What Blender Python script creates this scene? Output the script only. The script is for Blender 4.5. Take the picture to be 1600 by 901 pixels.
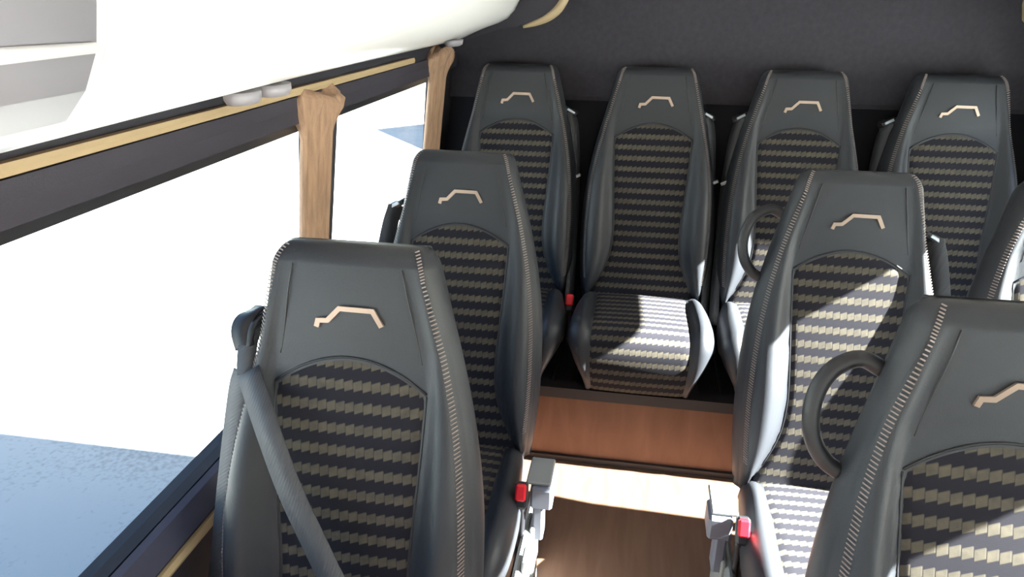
import bpy, math, random
from mathutils import Vector, Matrix
random.seed(7)
for o in list(bpy.data.objects): bpy.data.objects.remove(o, do_unlink=True)
SC = bpy.context.scene
COL = SC.collection
sin, cos, PI = math.sin, math.cos, math.pi

# ------------------------------------------------------------ camera
YAW, PIT, ROL, CAMH, FPX = 0.167125, 0.386554, 0.009403, 1.41679, 1118.04
cy, sy = cos(YAW), sin(YAW)
Fv = Vector((-sy*cos(PIT), cy*cos(PIT), -sin(PIT)))
Rv = Vector((cy, sy, 0)); Uv = Rv.cross(Fv)
R2 = Rv*cos(ROL) + Uv*sin(ROL); U2 = Uv*cos(ROL) - Rv*sin(ROL)
cd = bpy.data.cameras.new('camera'); cam = bpy.data.objects.new('camera', cd); COL.objects.link(cam)
M3 = Matrix((R2, U2, -Fv)).transposed()
cam.matrix_world = Matrix.Translation((0, 0, CAMH)) @ M3.to_4x4()
cd.sensor_width = 36; cd.lens = 36*FPX/1600; cd.clip_start = .02; cd.clip_end = 500
SC.camera = cam

# ------------------------------------------------------------ light and exposure
SUN = Vector((1.0, -0.03, 0.667)).normalized()
sl = bpy.data.lights.new('sun', 'SUN'); sl.energy = 68.0; sl.angle = .0093; sl.color = (1, .97, .92)
so = bpy.data.objects.new('sun', sl); COL.objects.link(so); so.location = (20, 0, 14)
so.rotation_euler = SUN.to_track_quat('Z', 'Y').to_euler()
W = bpy.data.worlds.new('sky'); SC.world = W; W.use_nodes = True
wn = W.node_tree.nodes; wn.clear()
wo = wn.new('ShaderNodeOutputWorld'); bg = wn.new('ShaderNodeBackground'); sk = wn.new('ShaderNodeTexSky')
sk.sky_type = 'NISHITA'; sk.sun_disc = False; sk.sun_elevation = math.radians(33.7); sk.sun_rotation = math.radians(89)
sk.air_density = 1.0; sk.dust_density = 1.5
bg.inputs['Strength'].default_value = .32
W.node_tree.links.new(sk.outputs[0], bg.inputs[0]); W.node_tree.links.new(bg.outputs[0], wo.inputs[0])
vs = SC.view_settings; vs.view_transform = 'Standard'; vs.look = 'None'; vs.gamma = 1; vs.use_curve_mapping = False
vs.exposure = 1.0

# ------------------------------------------------------------ materials
def mat(name, col, rough=.5, metal=0, bump=None, spec=.5, noise=None, coat=0):
    m = bpy.data.materials.new(name); m.use_nodes = True
    nt = m.node_tree; b = nt.nodes['Principled BSDF']
    b.inputs['Base Color'].default_value = (*col, 1); b.inputs['Roughness'].default_value = rough
    b.inputs['Metallic'].default_value = metal; b.inputs['Specular IOR Level'].default_value = spec
    b.inputs['Coat Weight'].default_value = coat
    tc = nt.nodes.new('ShaderNodeTexCoord')
    if bump:
        n = nt.nodes.new('ShaderNodeTexNoise'); n.inputs['Scale'].default_value = bump[0]; n.inputs['Detail'].default_value = 3
        bp = nt.nodes.new('ShaderNodeBump'); bp.inputs['Strength'].default_value = bump[1]; bp.inputs['Distance'].default_value = .002
        nt.links.new(tc.outputs['Object'], n.inputs['Vector']); nt.links.new(n.outputs[0], bp.inputs['Height'])
        nt.links.new(bp.outputs[0], b.inputs['Normal'])
    if noise:
        sc, lo, hi = noise[:3]
        n = nt.nodes.new('ShaderNodeTexNoise'); n.inputs['Scale'].default_value = sc; n.inputs['Detail'].default_value = 5
        mp = nt.nodes.new('ShaderNodeMapping'); mp.inputs['Scale'].default_value = noise[3] if len(noise) > 3 else (1, 1, 1)
        r = nt.nodes.new('ShaderNodeValToRGB')
        r.color_ramp.elements[0].position = .3; r.color_ramp.elements[1].position = .7
        r.color_ramp.elements[0].color = (*[c*lo for c in col], 1); r.color_ramp.elements[1].color = (*[c*hi for c in col], 1)
        nt.links.new(tc.outputs['Object'], mp.inputs[0]); nt.links.new(mp.outputs[0], n.inputs['Vector'])
        nt.links.new(n.outputs[0], r.inputs[0]); nt.links.new(r.outputs[0], b.inputs['Base Color'])
    return m
M = {}
M['leather'] = mat('dark_leather', (.0295, .032, .039), .42, bump=(900, .25), spec=.4)
M['plastic'] = mat('black_plastic', (.018, .018, .022), .4, bump=(1500, .1))
M['shell'] = mat('seat_back_shell', (.03, .031, .036), .5)
M['wallblack'] = mat('black_wall_lining', (.020, .019, .027), .7, bump=(500, .2))
M['fascia'] = mat('dark_fascia', (.032, .029, .042), .6, bump=(600, .2))
M['header'] = mat('charcoal_carpet_lining', (.034, .031, .040), .9, bump=(700, .4), noise=(60, .85, 1.15))
M['recess'] = mat('black_carpet', (.012, .012, .018), .95)
M['white'] = mat('white_gloss_rack', (.88, .87, .85), .28)
M['rackshade_fittings'] = mat('rack_shade_and_fittings_grey', (.34, .325, .35), .4)  # grey stands for shade on the white rack; true grey of the fittings
M['tan'] = mat('tan_trim', (.44, .33, .19), .5)
M['curtain'] = mat('tan_curtain', (.36, .225, .145), .85, noise=(30, .75, 1.15, (3, 3, .4)), bump=(300, .5))
M['stitch'] = mat('beige_thread', (.25, .205, .19), .7)
M['emblem'] = mat('champagne_metal', (.40, .30, .24), .38, metal=.5)
M['chrome'] = mat('brushed_metal', (.55, .60, .66), .3, metal=1)
M['red'] = mat('red_button', (.72, .012, .025), .35)
M['greybox'] = mat('slate_plastic', (.13, .14, .18), .45)
M['cover'] = mat('silver_grey_cover', (.24, .25, .25), .4)
M['ceiling'] = mat('light_ceiling', (.6, .58, .56), .8)
M['ceilrear'] = mat('dark_ceiling', (.034, .031, .040), .85)
M['blueledge'] = mat('ledge', (.05, .052, .085), .5)
M['bodywhite'] = mat('body_paint', (.7, .7, .7), .3)
M['nosing'] = mat('dark_nosing', (.03, .025, .025), .6)
M['platform'] = mat('platform_floor', (.030, .024, .022), .8)
M['shadow_shed_wall'] = mat('shadow_shed_render', (.6, .57, .5), .8, noise=(2, .9, 1.1))
M['roof'] = mat('shadow_shed_tiles', (.25, .12, .08), .8)

def webbing():
    m = mat('belt_webbing', (.06, .062, .07), .6); nt = m.node_tree
    tc = nt.nodes.new('ShaderNodeTexCoord'); w = nt.nodes.new('ShaderNodeTexWave'); w.inputs['Scale'].default_value = 90
    w.bands_direction = 'DIAGONAL'
    b = nt.nodes.new('ShaderNodeBump'); b.inputs['Strength'].default_value = .25; b.inputs['Distance'].default_value = .0015
    nt.links.new(tc.outputs['UV'], w.inputs[0]); nt.links.new(w.outputs[1], b.inputs['Height'])
    nt.links.new(b.outputs[0], nt.nodes['Principled BSDF'].inputs['Normal'])
    return m
M['webbing'] = webbing()

def wood(name, a, b_, rot):
    m = bpy.data.materials.new(name); m.use_nodes = True; nt = m.node_tree; b = nt.nodes['Principled BSDF']
    tc = nt.nodes.new('ShaderNodeTexCoord'); mp = nt.nodes.new('ShaderNodeMapping'); mp.inputs['Scale'].default_value = rot
    n = nt.nodes.new('ShaderNodeTexNoise'); n.inputs['Scale'].default_value = 9; n.inputs['Detail'].default_value = 6; n.inputs['Distortion'].default_value = .6
    r = nt.nodes.new('ShaderNodeValToRGB'); r.color_ramp.elements[0].position = .32; r.color_ramp.elements[1].position = .68
    r.color_ramp.elements[0].color = (*a, 1); r.color_ramp.elements[1].color = (*b_, 1)
    nt.links.new(tc.outputs['Object'], mp.inputs[0]); nt.links.new(mp.outputs[0], n.inputs['Vector'])
    nt.links.new(n.outputs[0], r.inputs[0]); nt.links.new(r.outputs[0], b.inputs['Base Color'])
    b.inputs['Roughness'].default_value = .5; b.inputs['Specular IOR Level'].default_value = .3
    return m
M['floor'] = wood('brown_wood_floor', (.115, .062, .042), (.145, .082, .057), (4, .5, 1))
M['riser'] = wood('brown_wood_riser', (.155, .072, .042), (.20, .098, .060), (2, .5, .5))

def ground_mat():
    m = bpy.data.materials.new('pale_concrete_ground'); m.use_nodes = True; nt = m.node_tree; b = nt.nodes['Principled BSDF']
    tc = nt.nodes.new('ShaderNodeTexCoord')
    n = nt.nodes.new('ShaderNodeTexNoise'); n.inputs['Scale'].default_value = 45; n.inputs['Detail'].default_value = 6
    n2 = nt.nodes.new('ShaderNodeTexNoise'); n2.inputs['Scale'].default_value = 1.2; n2.inputs['Detail'].default_value = 3
    mx = nt.nodes.new('ShaderNodeMath'); mx.operation = 'ADD'
    r = nt.nodes.new('ShaderNodeValToRGB'); r.color_ramp.elements[0].position = .75; r.color_ramp.elements[1].position = 1.25
    r.color_ramp.elements[0].color = (.265, .275, .265, 1); r.color_ramp.elements[1].color = (.375, .385, .375, 1)
    for x in (n, n2): nt.links.new(tc.outputs['Object'], x.inputs['Vector'])
    nt.links.new(n.outputs[0], mx.inputs[0]); nt.links.new(n2.outputs[0], mx.inputs[1]); nt.links.new(mx.outputs[0], r.inputs[0])
    nt.links.new(r.outputs[0], b.inputs['Base Color']); b.inputs['Roughness'].default_value = .9
    return m
M['ground'] = ground_mat()

def glass_mat(name='window_glass', tint=(.93, .96, .95, 1)):
    m = bpy.data.materials.new(name); m.use_nodes = True; nt = m.node_tree; nt.nodes.clear()
    o = nt.nodes.new('ShaderNodeOutputMaterial'); t = nt.nodes.new('ShaderNodeBsdfTransparent'); g = nt.nodes.new('ShaderNodeBsdfGlossy')
    mx = nt.nodes.new('ShaderNodeMixShader'); lw = nt.nodes.new('ShaderNodeLayerWeight'); lw.inputs[0].default_value = .5; pw_ = nt.nodes.new('ShaderNodeMath'); pw_.operation = 'POWER'; pw_.inputs[1].default_value = 5; fr = nt.nodes.new('ShaderNodeMath'); fr.operation = 'MULTIPLY_ADD'; fr.inputs[1].default_value = .25; fr.inputs[2].default_value = .012; nt.links.new(lw.outputs['Facing'], pw_.inputs[0]); nt.links.new(pw_.outputs[0], fr.inputs[0])
    t.inputs[0].default_value = tint; g.inputs['Roughness'].default_value = .02
    nt.links.new(fr.outputs[0], mx.inputs[0]); nt.links.new(t.outputs[0], mx.inputs[1]); nt.links.new(g.outputs[0], mx.inputs[2])
    nt.links.new(mx.outputs[0], o.inputs[0]); return m
M['glass'] = glass_mat()

def fabric_mat():
    # UV is in metres on the panel: U across the seat, V up the seat
    m = bpy.data.materials.new('striped_seat_fabric'); m.use_nodes = True; nt = m.node_tree; b = nt.nodes['Principled BSDF']
    L = nt.links
    def math_(op, a, c=None, clampit=False):
        n = nt.nodes.new('ShaderNodeMath'); n.operation = op; n.use_clamp = clampit
        for i, v in enumerate((a, c)):
            if v is None: continue
            if isinstance(v, (int, float)): n.inputs[i].default_value = v
            else: L.new(v, n.inputs[i])
        return n.outputs[0]
    uv = nt.nodes.new('ShaderNodeUVMap'); sp = nt.nodes.new('ShaderNodeSeparateXYZ'); L.new(uv.outputs[0], sp.inputs[0])
    u, v = sp.outputs[0], sp.outputs[1]
    row = math_('DIVIDE', v, .0358)
    tu = math_('DIVIDE', math_('ADD', u, math_('MULTIPLY', v, .08)), .0165)
    fu = math_('FRACT', tu)
    saw = math_('MULTIPLY', fu, .16)
    rv = math_('FRACT', math_('SUBTRACT', row, saw))
    def band(x, lo, hi, soft):
        a = math_('DIVIDE', math_('SUBTRACT', x, lo), soft, True); c = math_('DIVIDE', math_('SUBTRACT', hi, x), soft, True)
        return math_('MULTIPLY', a, c)
    tile = band(rv, .14, .60, .05)
    gap = band(fu, .0, .94, .05)
    line = band(rv, .56, .62, .02)
    fine = math_('FRACT', math_('MULTIPLY', v, 420))
    nz = nt.nodes.new('ShaderNodeTexNoise'); nz.inputs['Scale'].default_value = 55; L.new(uv.outputs[0], nz.inputs['Vector'])
    tile2 = math_('MULTIPLY', tile, math_('ADD', math_('MULTIPLY', gap, .35), .55))
    tile3 = math_('MULTIPLY', tile2, math_('ADD', .42, nz.outputs[0]))
    w = math_('ADD', tile3, math_('MULTIPLY', math_('MULTIPLY', line, gap), .35), True)
    mx = nt.nodes.new('ShaderNodeMix'); mx.data_type = 'RGBA'
    mx.inputs[6].default_value = (.015, .0145, .021, 1); mx.inputs[7].default_value = (.098, .086, .066, 1)
    L.new(w, mx.inputs[0]); L.new(mx.outputs[2], b.inputs['Base Color'])
    b.inputs['Roughness'].default_value = .85; b.inputs['Specular IOR Level'].default_value = .2
    bp = nt.nodes.new('ShaderNodeBump'); bp.inputs['Strength'].default_value = .4; bp.inputs['Distance'].default_value = .001
    L.new(math_('ADD', w, math_('MULTIPLY', fine, .25)), bp.inputs['Height']); L.new(bp.outputs[0], b.inputs['Normal'])
    return m
M['fabric'] = fabric_mat()

# ------------------------------------------------------------ helpers
class MB:
    def __init__(s): s.v = []; s.f = []; s.uv = {}; s.flat = set()
    def add(s, vs_, fs, flat=False, uvs=None):
        b = len(s.v); s.v += [tuple(x) for x in vs_]
        for k, f in enumerate(fs):
            if flat: s.flat.add(len(s.f))
            s.f.append(tuple(i+b for i in f))
        if uvs:
            for i, u in enumerate(uvs): s.uv[b+i] = u
    def box(s, x0, x1, y0, y1, z0, z1):
        v = [(x, y, z) for z in (z0, z1) for y in (y0, y1) for x in (x0, x1)]
        s.add(v, [(0, 2, 3, 1), (4, 5, 7, 6), (0, 1, 5, 4), (2, 6, 7, 3), (0, 4, 6, 2), (1, 3, 7, 5)], True)
    def bbox(s, c, size, bev=.004, rot=None):
        # bevelled box about c
        hx, hy, hz = [q/2 for q in size]; vs_ = []; b = min(bev, hx*.9, hy*.9, hz*.9)
        pts = []
        def P(x, y, z):
            p = Vector((x, y, z));
            if rot: p = rot @ p
            return tuple(p + Vector(c))
        idx = {}
        for sx in (-1, 1):
            for sy_ in (-1, 1):
                for sz in (-1, 1):
                    for a in range(3):
                        d = [hx, hy, hz]
                        q = [sx*(hx-(0 if a == 0 else b)), sy_*(hy-(0 if a == 1 else b)), sz*(hz-(0 if a == 2 else b))]
                        idx[(sx, sy_, sz, a)] = len(pts); pts.append(P(*q))
        fs = []
        c4 = [(-1, -1), (1, -1), (1, 1), (-1, 1)]
        for a in range(3):
            for sg in (-1, 1):
                f = []
                for p, q in c4:
                    k = [0, 0, 0]; k[a] = sg; k[(a+1) % 3] = p; k[(a+2) % 3] = q; f.append(idx[(*k, a)])
                fs.append(f if sg > 0 else f[::-1])
        for a in range(3):          # edge bevels along axis a
            b1, b2 = (a+1) % 3, (a+2) % 3
            for p, q in c4:
                k0 = [0]*3; k0[b1] = p; k0[b2] = q; k1 = list(k0); k0[a] = -1; k1[a] = 1
                f = [idx[(*k0, b1)], idx[(*k1, b1)], idx[(*k1, b2)], idx[(*k0, b2)]]
                fs.append(f if p*q < 0 else f[::-1])
        for sx in (-1, 1):
            for sy_ in (-1, 1):
                for sz in (-1, 1):
                    f = [idx[(sx, sy_, sz, a)] for a in range(3)]
                    fs.append(f if sx*sy_*sz > 0 else f[::-1])
        s.add(pts, fs, True)
    def prism(s, poly, y0, y1):      # poly in (x,z), along y
        n = len(poly)
        s.add([(x, y0, z) for x, z in poly] + [(x, y1, z) for x, z in poly],
              [tuple(range(n))[::-1], tuple(range(n, 2*n))] + [(i, (i+1) % n, n+(i+1) % n, n+i) for i in range(n)], True)
    def loft(s, rings, cap=True, uvs=None, closed=True):
        n = len(rings[0]); vs_ = [p for r in rings for p in r]; fs = []
        for k in range(len(rings)-1):
            for i in range(n if closed else n-1):
                j = (i+1) % n; fs.append((k*n+i, k*n+j, (k+1)*n+j, (k+1)*n+i))
        s.add(vs_, fs, False, [u for r in uvs for u in r] if uvs else None)
        if cap:
            b = len(s.v)-len(vs_)
            for f in (tuple(range(b+n-1, b-1, -1)), tuple(range(b+(len(rings)-1)*n, b+len(rings)*n))):
                s.flat.add(len(s.f)); s.f.append(f)
    def tube(s, pts, r, n=12):
        pts = [Vector(p) for p in pts]; rings = []
        a = None
        for i, p in enumerate(pts):
            t = (pts[min(i+1, len(pts)-1)]-pts[max(i-1, 0)]).normalized()
            if a is None:
                a = t.cross(Vector((.13, .2, 1)))
                if a.length < .3: a = t.cross(Vector((1, .1, 0)))
            a = (a-t*a.dot(t)).normalized(); b = t.cross(a)
            rr = r[i] if isinstance(r, (list, tuple)) else r
            rings.append([p+a*rr*cos(2*PI*k/n)+b*rr*sin(2*PI*k/n) for k in range(n)])
        s.loft(rings)
    def ribbon(s, pts, w, th=.0018, wd=None):
        # pts: centre line, w: width, wd: width direction(s)
        pts = [Vector(p) for p in pts]; rings = []; uvs = []; L_ = 0
        for i, p in enumerate(pts):
            t = (pts[min(i+1, len(pts)-1)]-pts[max(i-1, 0)]).normalized()
            d = Vector(wd[i] if isinstance(wd, list) else wd); d = (d-t*d.dot(t)).normalized(); nn = t.cross(d)
            if i: L_ += (p-pts[i-1]).length
            h = w/2
            rings.append([p-d*h-nn*th/2, p+d*h-nn*th/2, p+d*h+nn*th/2, p-d*h+nn*th/2])
            uvs.append([(0, L_), (w, L_), (w, L_), (0, L_)])
        s.loft(rings, uvs=uvs)
    def mesh(s, name, m):
        me = bpy.data.meshes.new(name); me.from_pydata(s.v, [], s.f); me.update()
        me.polygons.foreach_set('use_smooth', [i not in s.flat for i in range(len(s.f))])
        if s.uv:
            l = me.uv_layers.new(name='UVMap')
            for lp in me.loops: l.data[lp.index].uv = s.uv.get(lp.vertex_index, (0, 0))
        me.materials.append(m); return me

def tag(o, label=None, cat=None, group=None, kind=None):
    for k, v in (('label', label), ('category', cat), ('group', group), ('kind', kind)):
        if v: o[k] = v
    return o
def obj(name, me, parent=None, loc=None):
    o = bpy.data.objects.new(name, me); COL.objects.link(o)
    if parent: o.parent = parent
    if loc: o.location = loc
    return o
def empty(name, loc, **k):
    o = bpy.data.objects.new(name, None); o.empty_display_size = .1; COL.objects.link(o); o.location = loc
    return tag(o, **k)
def struct(name, mb, m, label, parent=None, cat=None):
    o = obj(name, mb.mesh(name, m), parent)
    if not parent: tag(o, label, cat or name.split('_')[0], kind='structure')
    return o
def sm(a, b, x):
    t = max(0, min(1, (x-a)/(b-a))); return t*t*(3-2*t)
def lerp_tab(tab, x):
    if x <= tab[0][0]: return tab[0][1]
    for (a, p), (b, q) in zip(tab, tab[1:]):
        if x <= b:
            t = (x-a)/(b-a); return p+(q-p)*t
    return tab[-1][1]
def smooth_tab(tab, x, h=.03): return (lerp_tab(tab, x-h)+lerp_tab(tab, x)*2+lerp_tab(tab, x+h))/4
def catmull(pts, n=6):
    P = [Vector(p) for p in pts]; P = [2*P[0]-P[1]]+P+[2*P[-1]-P[-2]]; out = []
    for i in range(1, len(P)-2):
        a, b, c, d = P[i-1:i+3]
        for k in range(n):
            t = k/n; out.append(.5*((2*b)+(c-a)*t+(2*a-5*b+4*c-d)*t*t+(3*b-a-3*c+d)*t**3))
    out.append(P[-2]); return out

# ------------------------------------------------------------ the setting
WL, WR, YF, YR, ZG = -.65, 1.235, -2.5, 2.60, -.75
g = MB(); g.add([(-150, -80, ZG), (80, -80, ZG), (80, 200, ZG), (-150, 200, ZG)], [(0, 1, 2, 3)], True)
struct('ground', g, M['ground'], 'pale sunlit concrete ground outside the bus with the blue-grey shadow of the bus on it')
g = MB(); g.box(-.76, 1.36, YF, YR+.03, -.12, 0)
struct('floor', g, M['floor'], 'brown wood-look aisle floor')
g = MB(); g.box(-.735, 1.33, 1.99, YR, 0, .238)
struct('trim_1', g, M['riser'], 'brown wood-look riser step below the rear seat row', cat='step')
g = MB(); g.box(-.735, 1.33, 1.984, YR, .238, .252); g.box(-.735, 1.33, 1.980, 2.03, .236, .272)
struct('trim_2', g, M['nosing'], 'dark edge and top of the rear platform', cat='trim')
g = MB(); g.box(-.735, 1.33, 1.978, 1.99, 0, .018)
struct('trim_3', g, M['nosing'], 'dark strip at the foot of the rear step', cat='trim')

def mirror(poly, flip): return [((WL+WR-x) if flip else x, z) for x, z in poly]
PIL = {'left': [(-2.5, -1.9), (-.35, -.15), (1.475, 1.535), (2.47, YR)], 'right': [(-2.5, -1.9), (-.35, -.15), (1.70, 1.74), (2.31, YR)]}  # right openings are unseen, shaped so the sun patches fall in place
TOPZ = {'left': 1.19, 'right': 1.335}
for side in ('left', 'right'):
    fl = side == 'right'; tz = TOPZ[side]
    g = MB()
    g.prism(mirror([(-.78, ZG+.25), (-.70, ZG+.25), (-.705, .54), (-.70, .56), (-.722, .595), (-.738, .602), (-.78, .602)], fl), YF, YR+.03)
    g.prism(mirror([(-.72, tz-.004), (-.66, tz), (-.648, tz+.01), (-.645, tz+.08), (-.55, 1.46), (-.55, 1.52), (-.70, 1.52), (-.745, 1.40)], fl), YF, YR+.03)
    for a, b in PIL[side]:
        g.prism(mirror([(-.775, .60), (-.735, .60), (-.653, tz+.01), (-.72, tz+.01)], fl), a, b)
    struct('wall_'+side, g, M['wallblack'], f'black lined {side} side wall of the bus with window openings')
    for k in range(len(PIL[side])-1):
        a, b = PIL[side][k][1], PIL[side][k+1][0]; n = k+1+(3 if fl else 0)
        g = MB(); g.prism(mirror([(-.758, .60), (-.754, .60), (-.682, tz+.004), (-.686, tz+.004)], fl), a, b)
        w = struct(f'window_{n}', g, M['glass'], f'clear side window on the {side} of the bus')
        g = MB()
        g.prism(mirror([(-.752, .600), (-.733, .600), (-.732, .606), (-.750, .612)], fl), a, b)
        g.prism(mirror([(-.70, tz-.03), (-.675, tz-.03), (-.668, tz+.004), (-.69, tz+.004)], fl), a, b)
        struct('window_frame', g, M['plastic'], None, w)
# fascia above left windows, ledge, tan lines
g = MB(); g.prism([(-.652, 1.187), (-.640, 1.187), (-.636, 1.215), (-.636, 1.238), (-.652, 1.238)], -1.9, 2.59)
struct('trim_4', g, M['fascia'], 'dark fascia band above the left windows', cat='trim')
g = MB(); g.prism([(-.652, 1.241), (-.633, 1.241), (-.631, 1.248), (-.633, 1.255), (-.652, 1.255)], -1.9, 2.05)
struct('trim_5', g, M['tan'], 'long tan line above the left windows', cat='trim')
g = MB(); g.prism([(-.705, .535), (-.694, .537), (-.690, .546), (-.694, .556), (-.705, .556)], -1.9, 2.3)
struct('trim_6', g, M['tan'], 'tan strip below the left window ledge', cat='trim')
g = MB(); g.prism([(-.704, .562), (-.697, .564), (-.716, .602), (-.728, .607)], -1.9, 2.3)
struct('trim_7', g, M['blueledge'], 'blue-grey ledge face below the left windows', cat='trim')

g = MB(); g.box(-.74, 1.33, YF, YR+.03, 1.50, 1.56)
struct('ceiling', g, M['ceiling'], 'pale ceiling lining')
g = MB(); g.prism([(-.64, 1.30), (-.60, 1.42), (-.50, 1.497), (1.08, 1.497), (1.18, 1.42), (1.225, 1.30), (1.225, 1.26), (1.3, 1.26), (1.3, 1.50), (-.72, 1.50), (-.72, 1.26), (-.64, 1.26)], 2.47, YR)
struct('trim_8', g, M['ceilrear'], 'dark lining of the ceiling above the rear seats', cat='trim')
g = MB(); g.box(-.76, 1.36, YR, YR+.03, -.5, 1.56)
struct('wall_rear', g, M['recess'], 'black rear wall behind the back row')
g = MB(); pr = [(2.580, 1.083), (2.575, 1.098), (2.56, 1.5), (2.60, 1.5), (2.60, 1.083)]
n = len(pr); g.add([(-.72, y, z) for y, z in pr]+[(1.3, y, z) for y, z in pr], [tuple(range(n)), tuple(range(n, 2*n))[::-1]]+[(i, n+i, n+(i+1) % n, (i+1) % n) for i in range(n)], True)
struct('trim_9', g, M['header'], 'charcoal carpeted panel across the rear wall above the back row', cat='trim')
# front with windscreen
g = MB(); g.box(-.76, 1.36, YF-.08, YF, -.5, .55); g.box(-.76, 1.36, YF-.08, YF, 1.36, 1.56)
g.box(-.76, -.66, YF-.08, YF, .55, 1.36); g.box(1.26, 1.36, YF-.08, YF, .55, 1.36)
struct('wall_front', g, M['wallblack'], 'black front end of the bus around the windscreen')
g = MB(); g.box(-.66, 1.26, YF-.05, YF-.046, .55, 1.36)
struct('window_7', g, M['glass'], 'windscreen at the front of the bus')

# ------------------------------------------------------------ overhead rack on the left
rack = empty('luggage_rack', (-.55, .4, 1.30), label='glossy white rounded overhead rack running along the ceiling above the left windows', cat='luggage rack')
RB = [(-.640, 1.277), (-.62, 1.278), (-.58, 1.282), (-.54, 1.287), (-.50, 1.296), (-.465, 1.308), (-.435, 1.323), (-.412, 1.347), (-.396, 1.376), (-.388, 1.41), (-.386, 1.45), (-.388, 1.50), (-.635, 1.50)]
def rackring(y, sc=1, dz=0, dx=0):
    t = (y-.4)/2.05; out = []
    zz = .030*t+dz
    for x, z in RB:
        wgt = sm(-.63, -.5, x) if z < 1.49 else 0
        out.append((x+dx*wgt-.55*0, y, min(1.499, z+zz*wgt) if z < 1.49 else z))
    return out
def local(rings, o): return [[(Vector(p)-o) for p in r] for r in rings]
ro = Vector((-.55, .4, 1.30))
g = MB(); g.loft(local([rackring(.505+(2.44-.505)*k/30) for k in range(31)], ro)); obj('rack_body', g.mesh('rack_body', M['white']), rack)
g = MB(); g.loft(local([rackring(-1.6+(.495+1.6)*k/12, dz=-.0) for k in range(13)], ro)); o = obj('shaded_rack_front', g.mesh('shaded_rack_front', M['rackshade_fittings']), rack); o['label'] = 'front section of the white rack, its shade painted in grey'  # front of the white rack, shade put into its grey colour
g = MB(); g.loft(local([rackring(y) for y in (.495, .505)], ro)); obj('shade_edge_ring', g.mesh('shade_edge_ring', M['white']), rack)  # white ring where the painted shade ends
g = MB(); g.tube([Vector((-.392, y, 1.380))-ro for y in (-1.6, -.5, 0, .3, .490)], [.007, .007, .007, .007, .004], 12); obj('lit_ridge', g.mesh('lit_ridge', M['white']), rack)  # ledge kept white, so it looks lit against the painted shade
# end cap and tan bead
def capring(y, off=0, k=1):
    return [(-.64, y, 1.268), (-.52, y, 1.30), (-.455, y, 1.320), (-.40, y, 1.330-off), (-.355, y, 1.345-off), (-.315, y, 1.362-off), (-.283, y, 1.385-off), (-.262, y, 1.415-off), (-.25, y, 1.45), (-.245, y, 1.497), (-.64, y, 1.497)]
g = MB(); g.loft(local([capring(2.442), capring(2.47)], ro)); o = obj('end_cap', g.mesh('end_cap', M['ceilrear']), rack); o['label'] = 'dark end cap'
bead = catmull([Vector((-.385, 2.452, 1.327)), Vector((-.345, 2.452, 1.340)), Vector((-.305, 2.452, 1.358)), Vector((-.273, 2.452, 1.383)), Vector((-.250, 2.452, 1.42)), Vector((-.238, 2.452, 1.46)), Vector((-.235, 2.452, 1.495))], 5)
g = MB(); nb = len(bead); g.tube([p-ro for p in bead], [.004+.012*sin(PI*min(1, (i+.5)/nb*1.2)/1.2) for i in range(nb)], 12)
o = obj('trim_bead', g.mesh('trim_bead', M['tan']), rack); o['label'] = 'tan curved bead'
for y in (1.02, 1.12):
    g = MB(); c = Vector((-.585, y, 1.277)); 
    pr = [(.0, .014), (.012, .018), (.030, .018), (.034, .010), (.022, .006), (.004, .006)]
    rings = []
    for k in range(9):
        a = PI*k/8; rings.append([])
    g = MB(); ring = []
    for r_, h in ((.0, -.012), (.012, -.014), (.022, -.012), (.026, -.004), (.026, .006)):
        ring.append([c-ro+Vector((r_*cos(2*PI*i/20)*.9, r_*sin(2*PI*i/20)*1.5, h)) for i in range(20)])
    g.loft(ring); o = obj('air_nozzle', g.mesh('air_nozzle', M['rackshade_fittings']), rack)
g = MB(); ring = []
c = Vector((-.56, 2.22, 1.292))
for r_, h in ((.0, -.013), (.016, -.014), (.024, -.010), (.027, .004)):
    ring.append([c-ro+Vector((r_*cos(2*PI*i/20), r_*sin(2*PI*i/20)*2.2, h)) for i in range(20)])
g.loft(ring); obj('reading_light', g.mesh('reading_light', M['rackshade_fittings']), rack)

g = MB(); R_ = [(1.30, 1.345), (1.10, 1.338), (1.05, 1.345), (1.022, 1.37), (1.012, 1.41), (1.012, 1.499), (1.30, 1.499)]
g.loft([[(x-1.1, y-.4, z-1.34) for x, z in R_] for y in (1.1, 1.6, 2, 2.27, 2.30)])
rr = empty('luggage_rack', (1.1, .4, 1.34), label='pale overhead rack on the right, only its end showing in the top right corner', cat='luggage rack')
obj('rack_body', g.mesh('rack_body', M['tan']), rr)

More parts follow.
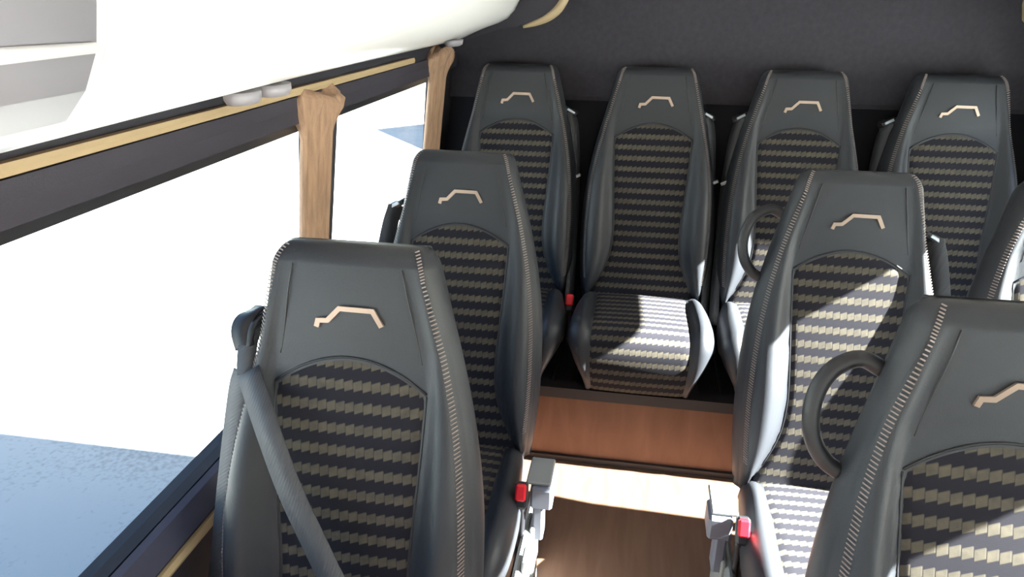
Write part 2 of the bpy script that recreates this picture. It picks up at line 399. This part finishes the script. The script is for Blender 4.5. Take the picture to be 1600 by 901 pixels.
# ------------------------------------------------------------ curtains
def curtain(y0, y1, ztop, seed, label, xt=-.632, flip=False, xb=-.712):
    rnd = random.Random(seed); ph = [rnd.uniform(0, 6.28) for _ in range(6)]
    yc = (y0+y1)/2; hw_ = (y1-y0)/2; rings = []; NZ = 44; N = 72
    z0 = .60
    for k in range(NZ+1):
        t = k/NZ; z = z0+(ztop-z0)*t
        flare = 1+.42*sm(.86, .96, t)-.35*sm(.975, 1.0, t)
        xx = xb+(xt-xb)*(z-z0)/(1.24-z0)
        dep = .018+.012*sm(.86, .96, t)-.012*sm(.98, 1, t)
        ring = []
        for i in range(N):
            a = 2*PI*i/N
            fold = 1+.16*sin(9*a+ph[0]+1.1*sin(3*t+ph[1]))+.07*sin(17*a+ph[2]+2*t)
            ruf = .25*sm(.84, .94, t)*sin(5*a+ph[3]+38*t)*.5
            sk_ = (.012*sm(.85, .97, t)*sin(22*t+ph[4]+2*cos(a)))
            y = yc+hw_*cos(a)*flare*(1+.03*sin(9*t+ph[5])+sk_*6*.3)
            x = xx+dep*sin(a)*(fold+ruf)+sk_*.5
            if flip: x = WL+WR-x
            ring.append((x, y, z+.012*sm(.8, 1, t)*sin(2*a+ph[2])))
        rings.append(ring)
    base = Vector((WL+WR-xb if flip else xb, yc, z0))
    g = MB(); g.loft([[Vector(p)-base for p in r] for r in rings])
    root = empty('curtain', base, label=label, cat='curtain', group='tan window curtains')
    obj('drape', g.mesh('drape', M['curtain']), root)
    g = MB(); zt = .93
    xx = xb+(xt-xb)*(zt-z0)/(1.24-z0)
    return root
curtain(1.325, 1.455, 1.238, 3, 'tan gathered curtain hanging on the pillar between the two left windows')
curtain(2.235, 2.40, 1.262, 5, 'tan gathered curtain at the rear end of the left windows beside the back row')

# ------------------------------------------------------------ seats
BETA = .25497; sb, cb = sin(BETA), cos(BETA)
LB = .745
HW = [(-.03, .205), (0, .212), (.1, .221), (.2, .223), (.3, .220), (.38, .212), (.46, .199), (.55, .178), (.64, .154), (.70, .137), (.745, .128)]
PW = [(-.03, .19), (0, .18), (.05, .150), (.12, .122), (.2, .115), (.3, .122), (.4, .130), (.52, .137), (.6, .137)]
BH = [(0, .030), (.1, .045), (.25, .048), (.35, .040), (.45, .024), (.55, .010), (.7, .004)]
def hw(s): return smooth_tab(HW, s)
def pw(s): return smooth_tab(PW, s)
def dfront(x, s):
    h, p = hw(s), pw(s); ax = abs(x); b = smooth_tab(BH, s)
    base = .010*sin(PI*max(0, min(1, s/.5)))-.004 + .022*sm(.56, .70, s)
    if ax <= p: return base+.002*cos(PI/2*ax/p)
    t = (ax-p)/(h-p)
    if t < .55: return base+b*sm(0, .55, t)
    q = (t-.55)/.45
    return base+b-(b+.016)*(1-math.sqrt(max(0, 1-q**2.6)))
def thick(s): return .105-.02*sm(.2, .7, s)
def fx(x, s): h = hw(s); return x*(h-.013)/h
def bp_(x, s, d): return (x, s*sb-d*cb, s*cb+d*sb)
def back_mesh():
    NS = 60; rings = []; r = .040
    for k in range(NS+1):
        s = -.05+(LB+.05)*k/NS
        if k > NS-12: s = (LB-r)+r*sin(PI/2*(k-(NS-12))/12)
        rows = []; h = hw(s); NX = 40
        over = max(0, (s-(LB-r))/r); dz = r*(1-math.sqrt(max(0, 1-over**2)))
        hh = h - .018*(1-math.sqrt(max(0, 1-over**2)))
        T = thick(s)
        low = 1-sm(-.05, .02, s)
        for i in range(NX+1):
            u = -1+2*i/NX; u = math.copysign(abs(u)**.85, u); d = dfront(u*h, s)-dz-.03*low
            rows.append((u*hh, d))
        e = rows[-1][1]; b_ = -T+dz*.9; hf = hh-.013; rows = [(x*hf/hh, d) for x, d in rows]
        side = [(hf+.003, e-.005), (hf+.0085, e-.016), (hh-.0005, e-.032), (hh, (e*.5+b_*.5)), (hh-.004, b_+.026), (hh-.014, b_+.010), (hh-.036, b_)]
        side = [(x, max(d, b_)) for x, d in side]
        bk = [((hh-.036)*(1-2*j/8), b_) for j in range(1, 8)]
        ring = rows+side+bk+[(-x, d) for x, d in reversed(side)]
        rings.append([bp_(x, s, d) for x, d in ring])
    g = MB(); g.loft(rings); return g.mesh('backrest', M['leather'])
def stop(x): return .562-.050*(min(1, abs(x)/.137))**2
def panel_mesh():
    NU, NV = 36, 60; g = MB(); rows = []; uvs = []
    def pt(u, v, off):
        s = .3
        for _ in range(8):
            x = u*(pw(s)-.001); s = -.02+v*(stop(x)+.02)
        edge = min(1, (1-abs(u))*14, (1-v)*22)
        return bp_(fx(x, s), s, dfront(x, s)+off*sm(0, 1, edge)+(-.0006 if off > 0 else 0)), (x, s)
    top = []; 
    for j in range(NV+1):
        r = []; q = []
        for i in range(NU+1):
            p, uv = pt(-1+2*i/NU, j/NV, .0035); r.append(p); q.append(uv)
        rows.append(r); uvs.append(q)
    g.loft(rows, cap=False, uvs=uvs, closed=False)
    return g.mesh('fabric_panel', M['fabric'])
def seam_mesh():
    g = MB(); pts = []
    for i in range(25):
        x = -.137+.274*i/24; s = stop(x)+.001; pts.append(bp_(fx(x, s), s, dfront(x, s)+.0005))
    g.tube(pts, .0022, 6)
    for sg in (-1, 1):
        pts = [bp_(fx(sg*(pw(s)+.0008), s), s, dfront(pw(s)+.001, s)+.0004) for s in [.03+.48*k/30 for k in range(31)]]
        g.tube(pts, .0016, 6)
        pts = [bp_(sg*.105*hw(s)/.15*.9, s, dfront(.09, s)+.0002) for s in [.59+.10*k/10 for k in range(11)]]; pts = [bp_(fx(sg*(.128-.20*(s-.56)), s), s, dfront(.128-.20*(s-.56), s)-.0006) for s in [.56+.15*k/12 for k in range(13)]]; g.tube(pts, .0012, 6)
    return g.mesh('piping', M['plastic'])
def stitch_mesh(side):
    g = MB()
    for sg in (side,):
        s = .04
        while s < .741:
            ov = max(0, (s-(LB-.04))/.04); dz = .04*(1-math.sqrt(max(0, 1-ov*ov))); h = hw(s)-.013-dz*.45; x = h*.965
            P0 = Vector(bp_(sg*(x-.0034), s-.0010, dfront((x-.0034)*hw(s)/h, s)-dz+.0009)); P1 = Vector(bp_(sg*(x+.0034), s+.0020, dfront(min(h, x+.0034)*hw(s)/h, s)-dz+.0009))
            t = (P1-P0); L_ = t.length; t.normalize(); a = Vector((0, sb, cb)); n_ = t.cross(a).normalized(); a = n_.cross(t)
            w = .0010; q = .0007
            vs_ = [P0-a*w-n_*q, P0+a*w-n_*q, P0+a*w+n_*q, P0-a*w+n_*q, P1-a*w-n_*q, P1+a*w-n_*q, P1+a*w+n_*q, P1-a*w+n_*q]
            g.add(vs_, [(0, 1, 2, 3), (7, 6, 5, 4), (0, 4, 5, 1), (1, 5, 6, 2), (2, 6, 7, 3), (3, 7, 4, 0)], True)
            s += .0064 if s < .69 else .0045
    return g.mesh('stitching', M['stitch'])
def emblem_mesh():
    g = MB(); c = [(-.0535, -.0150), (-.050, -.0040), (-.034, -.0030), (-.013, .0180), (.041, .0175), (.0545, -.0075)]
    S0 = .625; w = .0042; pts = []
    n = len(c); L_, R_ = [], []
    for i, (x, y) in enumerate(c):
        a = Vector(c[max(i-1, 0)]); b = Vector(c[min(i+1, n-1)]); p = Vector((x, y))
        t1 = (p-a).normalized() if i else (b-p).normalized(); t2 = (b-p).normalized() if i < n-1 else t1
        nn = Vector((-(t1+t2).y, (t1+t2).x)).normalized(); k = w/max(.45, nn.dot(Vector((-t1.y, t1.x))))
        L_.append(p+nn*k); R_.append(p-nn*k)
    def q(p, d): return bp_(p.x, S0+p.y, dfront(p.x, S0+p.y)+d)
    rings = [[q(R_[i], -.001), q(L_[i], -.001), q(L_[i]*.97+R_[i]*.03, .0035), q(R_[i]*.97+L_[i]*.03, .0035)] for i in range(n)]
    g.loft(rings); g.flat = set(range(len(g.f)))
    return g.mesh('emblem', M['emblem'])
# cushion: front rows have a long one, the back row a short one with a tall front
CPF = [(0, .035, -.03), (0, -.02, -.012), (0, -.12, -.004), (0, -.22, .0), (0, -.32, .006), (0, -.39, .004), (0, -.44, -.014), (0, -.472, -.048), (0, -.478, -.085), (0, -.462, -.118)]
CPR = [(0, .035, -.03), (0, -.02, -.012), (0, -.10, -.008), (0, -.19, -.006), (0, -.27, -.006), (0, -.315, -.016), (0, -.342, -.045), (0, -.350, -.09), (0, -.345, -.15), (0, -.325, -.205)]
CHWF = [(0, .195), (.1, .205), (.2, .216), (.3, .226), (.4, .226), (.47, .220), (.54, .200), (.6, .185)]
CHWR = [(0, .195), (.1, .208), (.2, .222), (.3, .227), (.38, .226), (.45, .208), (.52, .172), (.6, .155)]
CPWF = [(0, .15), (.2, .152), (.4, .160), (.6, .155)]
CPWR = [(0, .15), (.2, .150), (.4, .152), (.5, .148), (.6, .14)]
def cpath(rear):
    P = catmull(CPR if rear else CPF, 5); N_ = []; S_ = []; acc = 0
    for i, p in enumerate(P):
        t = (P[min(i+1, len(P)-1)]-P[max(i-1, 0)]).normalized(); N_.append(Vector((0, t.z, -t.y)))
        if i: acc += (p-P[i-1]).length
        S_.append(acc)
    return P, N_, S_
def cd_(x, s, rear):
    h, p = (smooth_tab(CHWR, s), smooth_tab(CPWR, s)) if rear else (smooth_tab(CHWF, s), smooth_tab(CPWF, s))
    f0, f1 = (.32, .42) if rear else (.42, .56)
    ax = abs(x); b = .024*sm(0, .15, s)*(1-.75*sm(f0, f1, s))
    if ax <= p: return .003*cos(PI/2*ax/p)
    t = (ax-p)/(h-p)
    if t < .35: return b*sm(0, .35, t)
    q = (t-.35)/.65
    return b-(b+.05)*(1-math.sqrt(max(0, 1-q**2.2)))
def cushion_mesh(rear):
    rings = []; CP, CN, CS = cpath(rear)
    for i, p in enumerate(CP):
        s = CS[i]; h = smooth_tab(CHWR if rear else CHWF, s); NX = 36; fr = []
        TH = .085*(1-.55*sm(.30 if rear else .42, .42 if rear else .55, s))
        for k in range(NX+1):
            u = -1+2*k/NX; u = math.copysign(abs(u)**.8, u); fr.append((u*h, cd_(u*h, s, rear)))
        ring = fr+[(h-.006, -TH*.75), (h-.03, -TH)]+[((h-.03)*(1-2*j/6), -TH) for j in range(1, 6)]+[(-h+.03, -TH), (-h+.006, -TH*.75)]
        rings.append([p+CN[i]*d+Vector((x, 0, 0)) for x, d in ring])
    g = MB(); g.loft(rings); return g.mesh('seat_cushion', M['leather'])
def cushfab_mesh(rear):
    g = MB(); rows = []; uvs = []; CP, CN, CS = cpath(rear)
    for i, p in enumerate(CP):
        s = CS[i]
        if s < .01: continue
        w = smooth_tab(CPWR if rear else CPWF, s)-.001; r = []; q = []
        for k in range(25):
            u = -1+2*k/24; x = u*w; e = sm(0, 1, min(1, (1-abs(u))*12)); r.append(p+CN[i]*(cd_(x, s, rear)+.003*e-.0005)+Vector((x, 0, 0))); q.append((x, 2-s))
        rows.append(r); uvs.append(q)
    g.loft(rows, cap=False, uvs=uvs, closed=False); return g.mesh('cushion_fabric', M['fabric'])
def shell_mesh():
    # hard back shell: slim shaped cover behind the back
    g = MB(); rings = []
    for k in range(25):
        s = -.04+.70*k/24; h = hw(s)-.030; T = thick(s); b = .012*sin(PI*min(1, max(0, (k+.5)/25)))**.4
        rings.append([bp_(x, s, d) for x, d in ((-h, -T+.002), (-h+.02, -T-b), (0, -T-b-.006), (h-.02, -T-b), (h, -T+.002))])
    g.loft(rings); return g.mesh('back_shell', M['shell'])
def frame_mesh(low):
    g = MB(); H = -.34 if not low else -.239
    g.bbox((0, -.13 if low else -.22, -.115), (.36 if not low else .28, .36 if low else .40, .035), .006)
    for sx in (-1, 1):
        g.bbox((sx*(.12 if low else .17), -.22+(.09 if low else 0), (H-.12)/2+.0), (.028, .34-(.1 if low else 0), -H-.12), .006)
        g.bbox((sx*.17, -.22+(.09 if low else 0), H+.008), (.05, .42-(.14 if low else 0), .016), .004)
    return g.mesh('base_frame', M['plastic'])
def sidecover_mesh(sx):
    # side skirt on the aisle side, with upright slots
    g = MB()
    g.bbox((sx*.232, -.20, -.215), (.022, .36, .21), .008)
    g.bbox((sx*.246, -.30, -.20), (.012, .05, .24), .004)
    g.bbox((sx*.246, -.16, -.21), (.012, .07, .22), .004)
    return g.mesh('side_cover', M['cover'])
def mechbox_mesh(sx):
    g = MB(); g.bbox((sx*.266, -.165, -.008), (.052, .075, .060), .006); g.bbox((sx*.258, -.165, -.085), (.026, .05, .11), .005)
    return g.mesh('armrest_hinge', M['greybox'])
def bridge_mesh(sx):
    g = MB(); g.bbox((sx*.258, -.140, .027), (.058, .10, .010), .003); return g.mesh('hinge_cap', M['cover'])
def buckle_meshes(sx, low):
    rot = Matrix.Rotation(-.45, 3, 'X')
    g = MB(); g.bbox((0, 0, 0), (.030, .022, .062), .006, rot)
    g.tube([(0, .012, -.025), (0, .02, -.06), (0, .015, -.11), (0, .0, -.16)], [.009, .008, .007, .007], 10)
    b = g.mesh('buckle', M['plastic'])
    g = MB(); g.bbox((0, -.008, .014), (.024, .022, .038), .004, rot); return b, g.mesh('release_button', M['red'])
def handle_mesh(sx):
    # looped grab handle fixed to the upper aisle side of the back
    pts = [(.150, .600), (.18, .612), (.212, .596), (.231, .565), (.237, .525), (.230, .488), (.212, .460), (.19, .445)]
    g = MB(); P = catmull([Vector((sx*x, s*sb+.065, s*cb+.02)) for x, s in pts], 5)
    g.tube(P, .0125, 12); return g.mesh('grab_handle', M['plastic'])
def belt_meshes(sx, kind):
    s0 = .60; x0 = sx*(hw(s0)+(.012 if kind == 'rear' else .026))
    top = Vector(bp_(x0, s0, -.075))
    g = MB(); r = Matrix.Rotation(sx*.5, 3, 'Y')
    g.bbox(top, (.052, .030, .014), .004, r); g.bbox(top+Vector((sx*.004, .012, -.02)), (.03, .02, .05), .006, r)
    guide = g.mesh('belt_guide', M['plastic'])
    g = MB(); g.bbox(top+Vector((sx*.002, -.019, .004)), (.030, .006, .009), .0015, r); lip = g.mesh('guide_slot', M['chrome'])
    # webbing: drops from the guide down beside the back to the floor anchor
    xs = sx*(.205 if kind == 'rear' else .222)
    P = catmull([top+Vector((0, -.014, .002)), top+Vector((sx*.018, -.024, -.06)), Vector(bp_(xs+sx*.002, .38, -.070 if kind == 'rear' else -.040)), Vector(bp_(xs+sx*.008, .2, -.030)), Vector(bp_(xs+sx*.010, .03, -.03)), Vector((xs+sx*.008, -.03, -.09))], 8)
    g = MB(); g.ribbon(P, .036 if kind == 'rear' else .044, .0018, (.75*sx*1, -.6, 0) if kind != 'rear' else (.7, .7*sx, 0)); web = g.mesh('belt_webbing', M['webbing'])
    g = MB(); c = P[18]; c2 = Vector(bp_(sx*.214, .38, -.045)); g.bbox(c2, (.026, .008, .011), .002, Matrix.Rotation(-.45, 3, 'Y')); tongue = g.mesh('belt_tongue', M['chrome'])
    return guide, lip, web, tongue
CACHE = {}
def cached(key, fn):
    if key not in CACHE: CACHE[key] = fn()
    return CACHE[key]
GRP = None
def seat(x, y, rear, label, aisle=None, belt=None, handle=None, buckle=None, bare_belt=False):
    low = rear; zf = .252 if rear else 0; zc = (.491-.252) if rear else .34
    t = empty('passenger_seat', (x, y, zf), label=label, cat='seat', group='passenger seats')
    L0 = (0, 0, zc)
    obj('backrest', cached('back', back_mesh), t, L0)
    br = t.children[0] if t.children else None
    fp = obj('fabric_panel', cached('panel', panel_mesh), t, L0); fp['label'] = 'dark panel with rows of beige slanted dashes'
    e = obj('emblem', cached('emblem', emblem_mesh), t, L0); e['label'] = 'small champagne metal car-outline badge'
    [obj('stitching', cached(('stitch', q), lambda: stitch_mesh(q)), t, L0) for q in (-1, 1)]
    obj('piping', cached('seam', seam_mesh), t, L0)
    obj('back_shell', cached('shell', shell_mesh), t, L0)
    c = obj('seat_cushion', cached(('cush', rear), lambda: cushion_mesh(rear)), t, L0)
    cf = obj('cushion_fabric', cached(('cfab', rear), lambda: cushfab_mesh(rear)), c)
    obj('base_frame', cached(('frame', low), lambda: frame_mesh(low)), t, L0)
    if aisle:
        obj('side_cover', cached(('side', aisle), lambda: sidecover_mesh(aisle)), t, L0)
        m_ = obj('armrest_hinge', cached(('mech', aisle), lambda: mechbox_mesh(aisle)), t, L0)
        obj('hinge_cap', cached(('cap', aisle), lambda: bridge_mesh(aisle)), m_)
    if buckle:
        b, r = cached('buckle', lambda: buckle_meshes(1, low))
        bo = obj('buckle', b, t, (buckle*.222, -.215 if not rear else -.06, zc+(.010 if not rear else -.035)))
        ro_ = obj('release_button', r, bo); ro_['label'] = 'red button'
    if handle: obj('grab_handle', cached(('handle', handle), lambda: handle_mesh(handle)), t, L0)
    if belt:
        kd = 'rear' if rear else 'front'
        gd, lip, web, tg = cached(('belt', belt, kd), lambda: belt_meshes(belt, kd))
        gg = obj('belt_guide', gd, t, L0); o = obj('guide_slot', lip, gg); o['label'] = 'metal slot'
        if not bare_belt:
            obj('belt_webbing', web, t, L0); o = obj('belt_tongue', tg, t, L0); o['label'] = 'metal tongue'
    return t
XR = [-.4004, .0598, .5201, .9803]
seat(XR[0], 2.297, True, 'dark back-row seat nearest the left windows', belt=1, buckle=1)
seat(XR[1], 2.297, True, 'dark back-row seat facing the aisle, whole cushion in view and half sunlit', belt=1)
seat(XR[2], 2.297, True, 'third back-row seat from the left windows, dark, behind a loop-handled seat', belt=-1)
seat(XR[3], 2.297, True, 'dark back-row seat furthest right, against the right wall', belt=-1)
sA = seat(-.4214, .811, False, 'nearest seat by the left windows, grey belt slanting across its front', aisle=1, belt=-1, bare_belt=True)
seat(-.4214, 1.5536, False, 'second seat along the left windows, dark leather, red buckle beside the aisle', aisle=1, belt=-1, buckle=1)
seat(.5135, 1.5227, False, 'dark seat right of the aisle with a triangle of sunlight on its back', aisle=-1, belt=1, handle=-1, buckle=-1)
seat(.5135, .7427, False, 'largest seat, cut off at the lower right, black loop handle on its side', aisle=-1, handle=-1)
seat(.985, 1.5227, False, 'seat beside the right wall with only its left edge showing')

# belt drawn over the nearest left seat
def loc(p): return Vector(p)-Vector((-.4214, .811, 0))
g = MB()
DIAG = [(-0.589, 0.935, 0.853), (-0.531, 0.872, 0.788), (-0.485, 0.835, 0.707), (-0.428, 0.8, 0.619), (-0.361, 0.76, 0.505), (-0.32, 0.7, 0.42), (-0.2, 0.63, 0.395)]
HANG = [(-0.599, 0.94, 0.846), (-0.609, 0.93, 0.806), (-0.632, 0.9, 0.66), (-0.65, 0.87, 0.519), (-0.672, 0.84, 0.354), (-0.66, 0.8, 0.2)]
P = catmull([loc((-.600, 1.02, .930)), loc((-.612, .992, .922)), loc((-.616, .975, .905)), loc((-.605, .962, .880))], 6)
g.ribbon(P, .032, .004, (.6, .3, .2))
P = catmull([loc((-.570, 1.03, .935)), loc((-.596, .985, .915)), loc((-.600, .965, .880))], 6)
g.ribbon(P, .010, .006, (.6, .3, .2))
o = obj('belt_loop', g.mesh('belt_loop', M['plastic']), sA); o['label'] = 'black plastic belt guide loop'
g = MB()
P = catmull([loc((-.600, 1.0, .915)), loc((-.602, .970, .890)), loc((-.598, .948, .862)), loc((-.594, .938, .845))], 6)
g.ribbon(P, .030, .002, (.9, .3, 0))
P = catmull([loc(p) for p in DIAG], 7)
g.ribbon(P, .042, .002, (.85, .1, .35))
o = obj('diagonal_belt', g.mesh('diagonal_belt', M['webbing']), sA); o['label'] = 'grey webbing slanting down across the seat back'
g = MB()
P = catmull([loc(p) for p in HANG], 7)
g.ribbon(P, .046, .002, (.9, -.2, 0))
o = obj('hanging_belt', g.mesh('hanging_belt', M['webbing']), sA); o['label'] = 'grey webbing hanging down beside the seat'

# ------------------------------------------------------------ outside, behind the bus: unseen building added to cast a ground shadow
shadow_shed = empty('shadow_shed', (4.4, 11.9, ZG), label='unseen low pale building with a pitched roof, added behind the bus for its shadow', cat='building')
g = MB(); g.add([(-3, -1.9, 0), (-3, 1.9, 0), (-3, 1.9, 2.6), (-3, 0, 3.7), (-3, -1.9, 2.6), (3, -1.9, 0), (3, 1.9, 0), (3, 1.9, 2.6), (3, 0, 3.7), (3, -1.9, 2.6)],
      [(0, 4, 3, 2, 1), (5, 6, 7, 8, 9), (0, 1, 6, 5), (1, 2, 7, 6), (2, 3, 8, 7), (3, 4, 9, 8), (4, 0, 5, 9)], True)
obj('walls', g.mesh('walls', M['shadow_shed_wall']), shadow_shed)  # walls of the added unseen building
g = MB()
for sy_ in (-1, 1):
    a, b = (sy_*2.1, 2.53), (0, 3.75)
    g.add([(-3.15, a[0], a[1]), (3.15, a[0], a[1]), (3.15, b[0], b[1]), (-3.15, b[0], b[1]), (-3.15, a[0], a[1]+.1), (3.15, a[0], a[1]+.1), (3.15, b[0], b[1]+.1), (-3.15, b[0], b[1]+.1)],
          [(0, 1, 2, 3), (4, 7, 6, 5), (0, 4, 5, 1), (1, 5, 6, 2), (2, 6, 7, 3), (3, 7, 4, 0)], True)
obj('roof', g.mesh('roof', M['roof']), shadow_shed)  # roof of the added unseen building
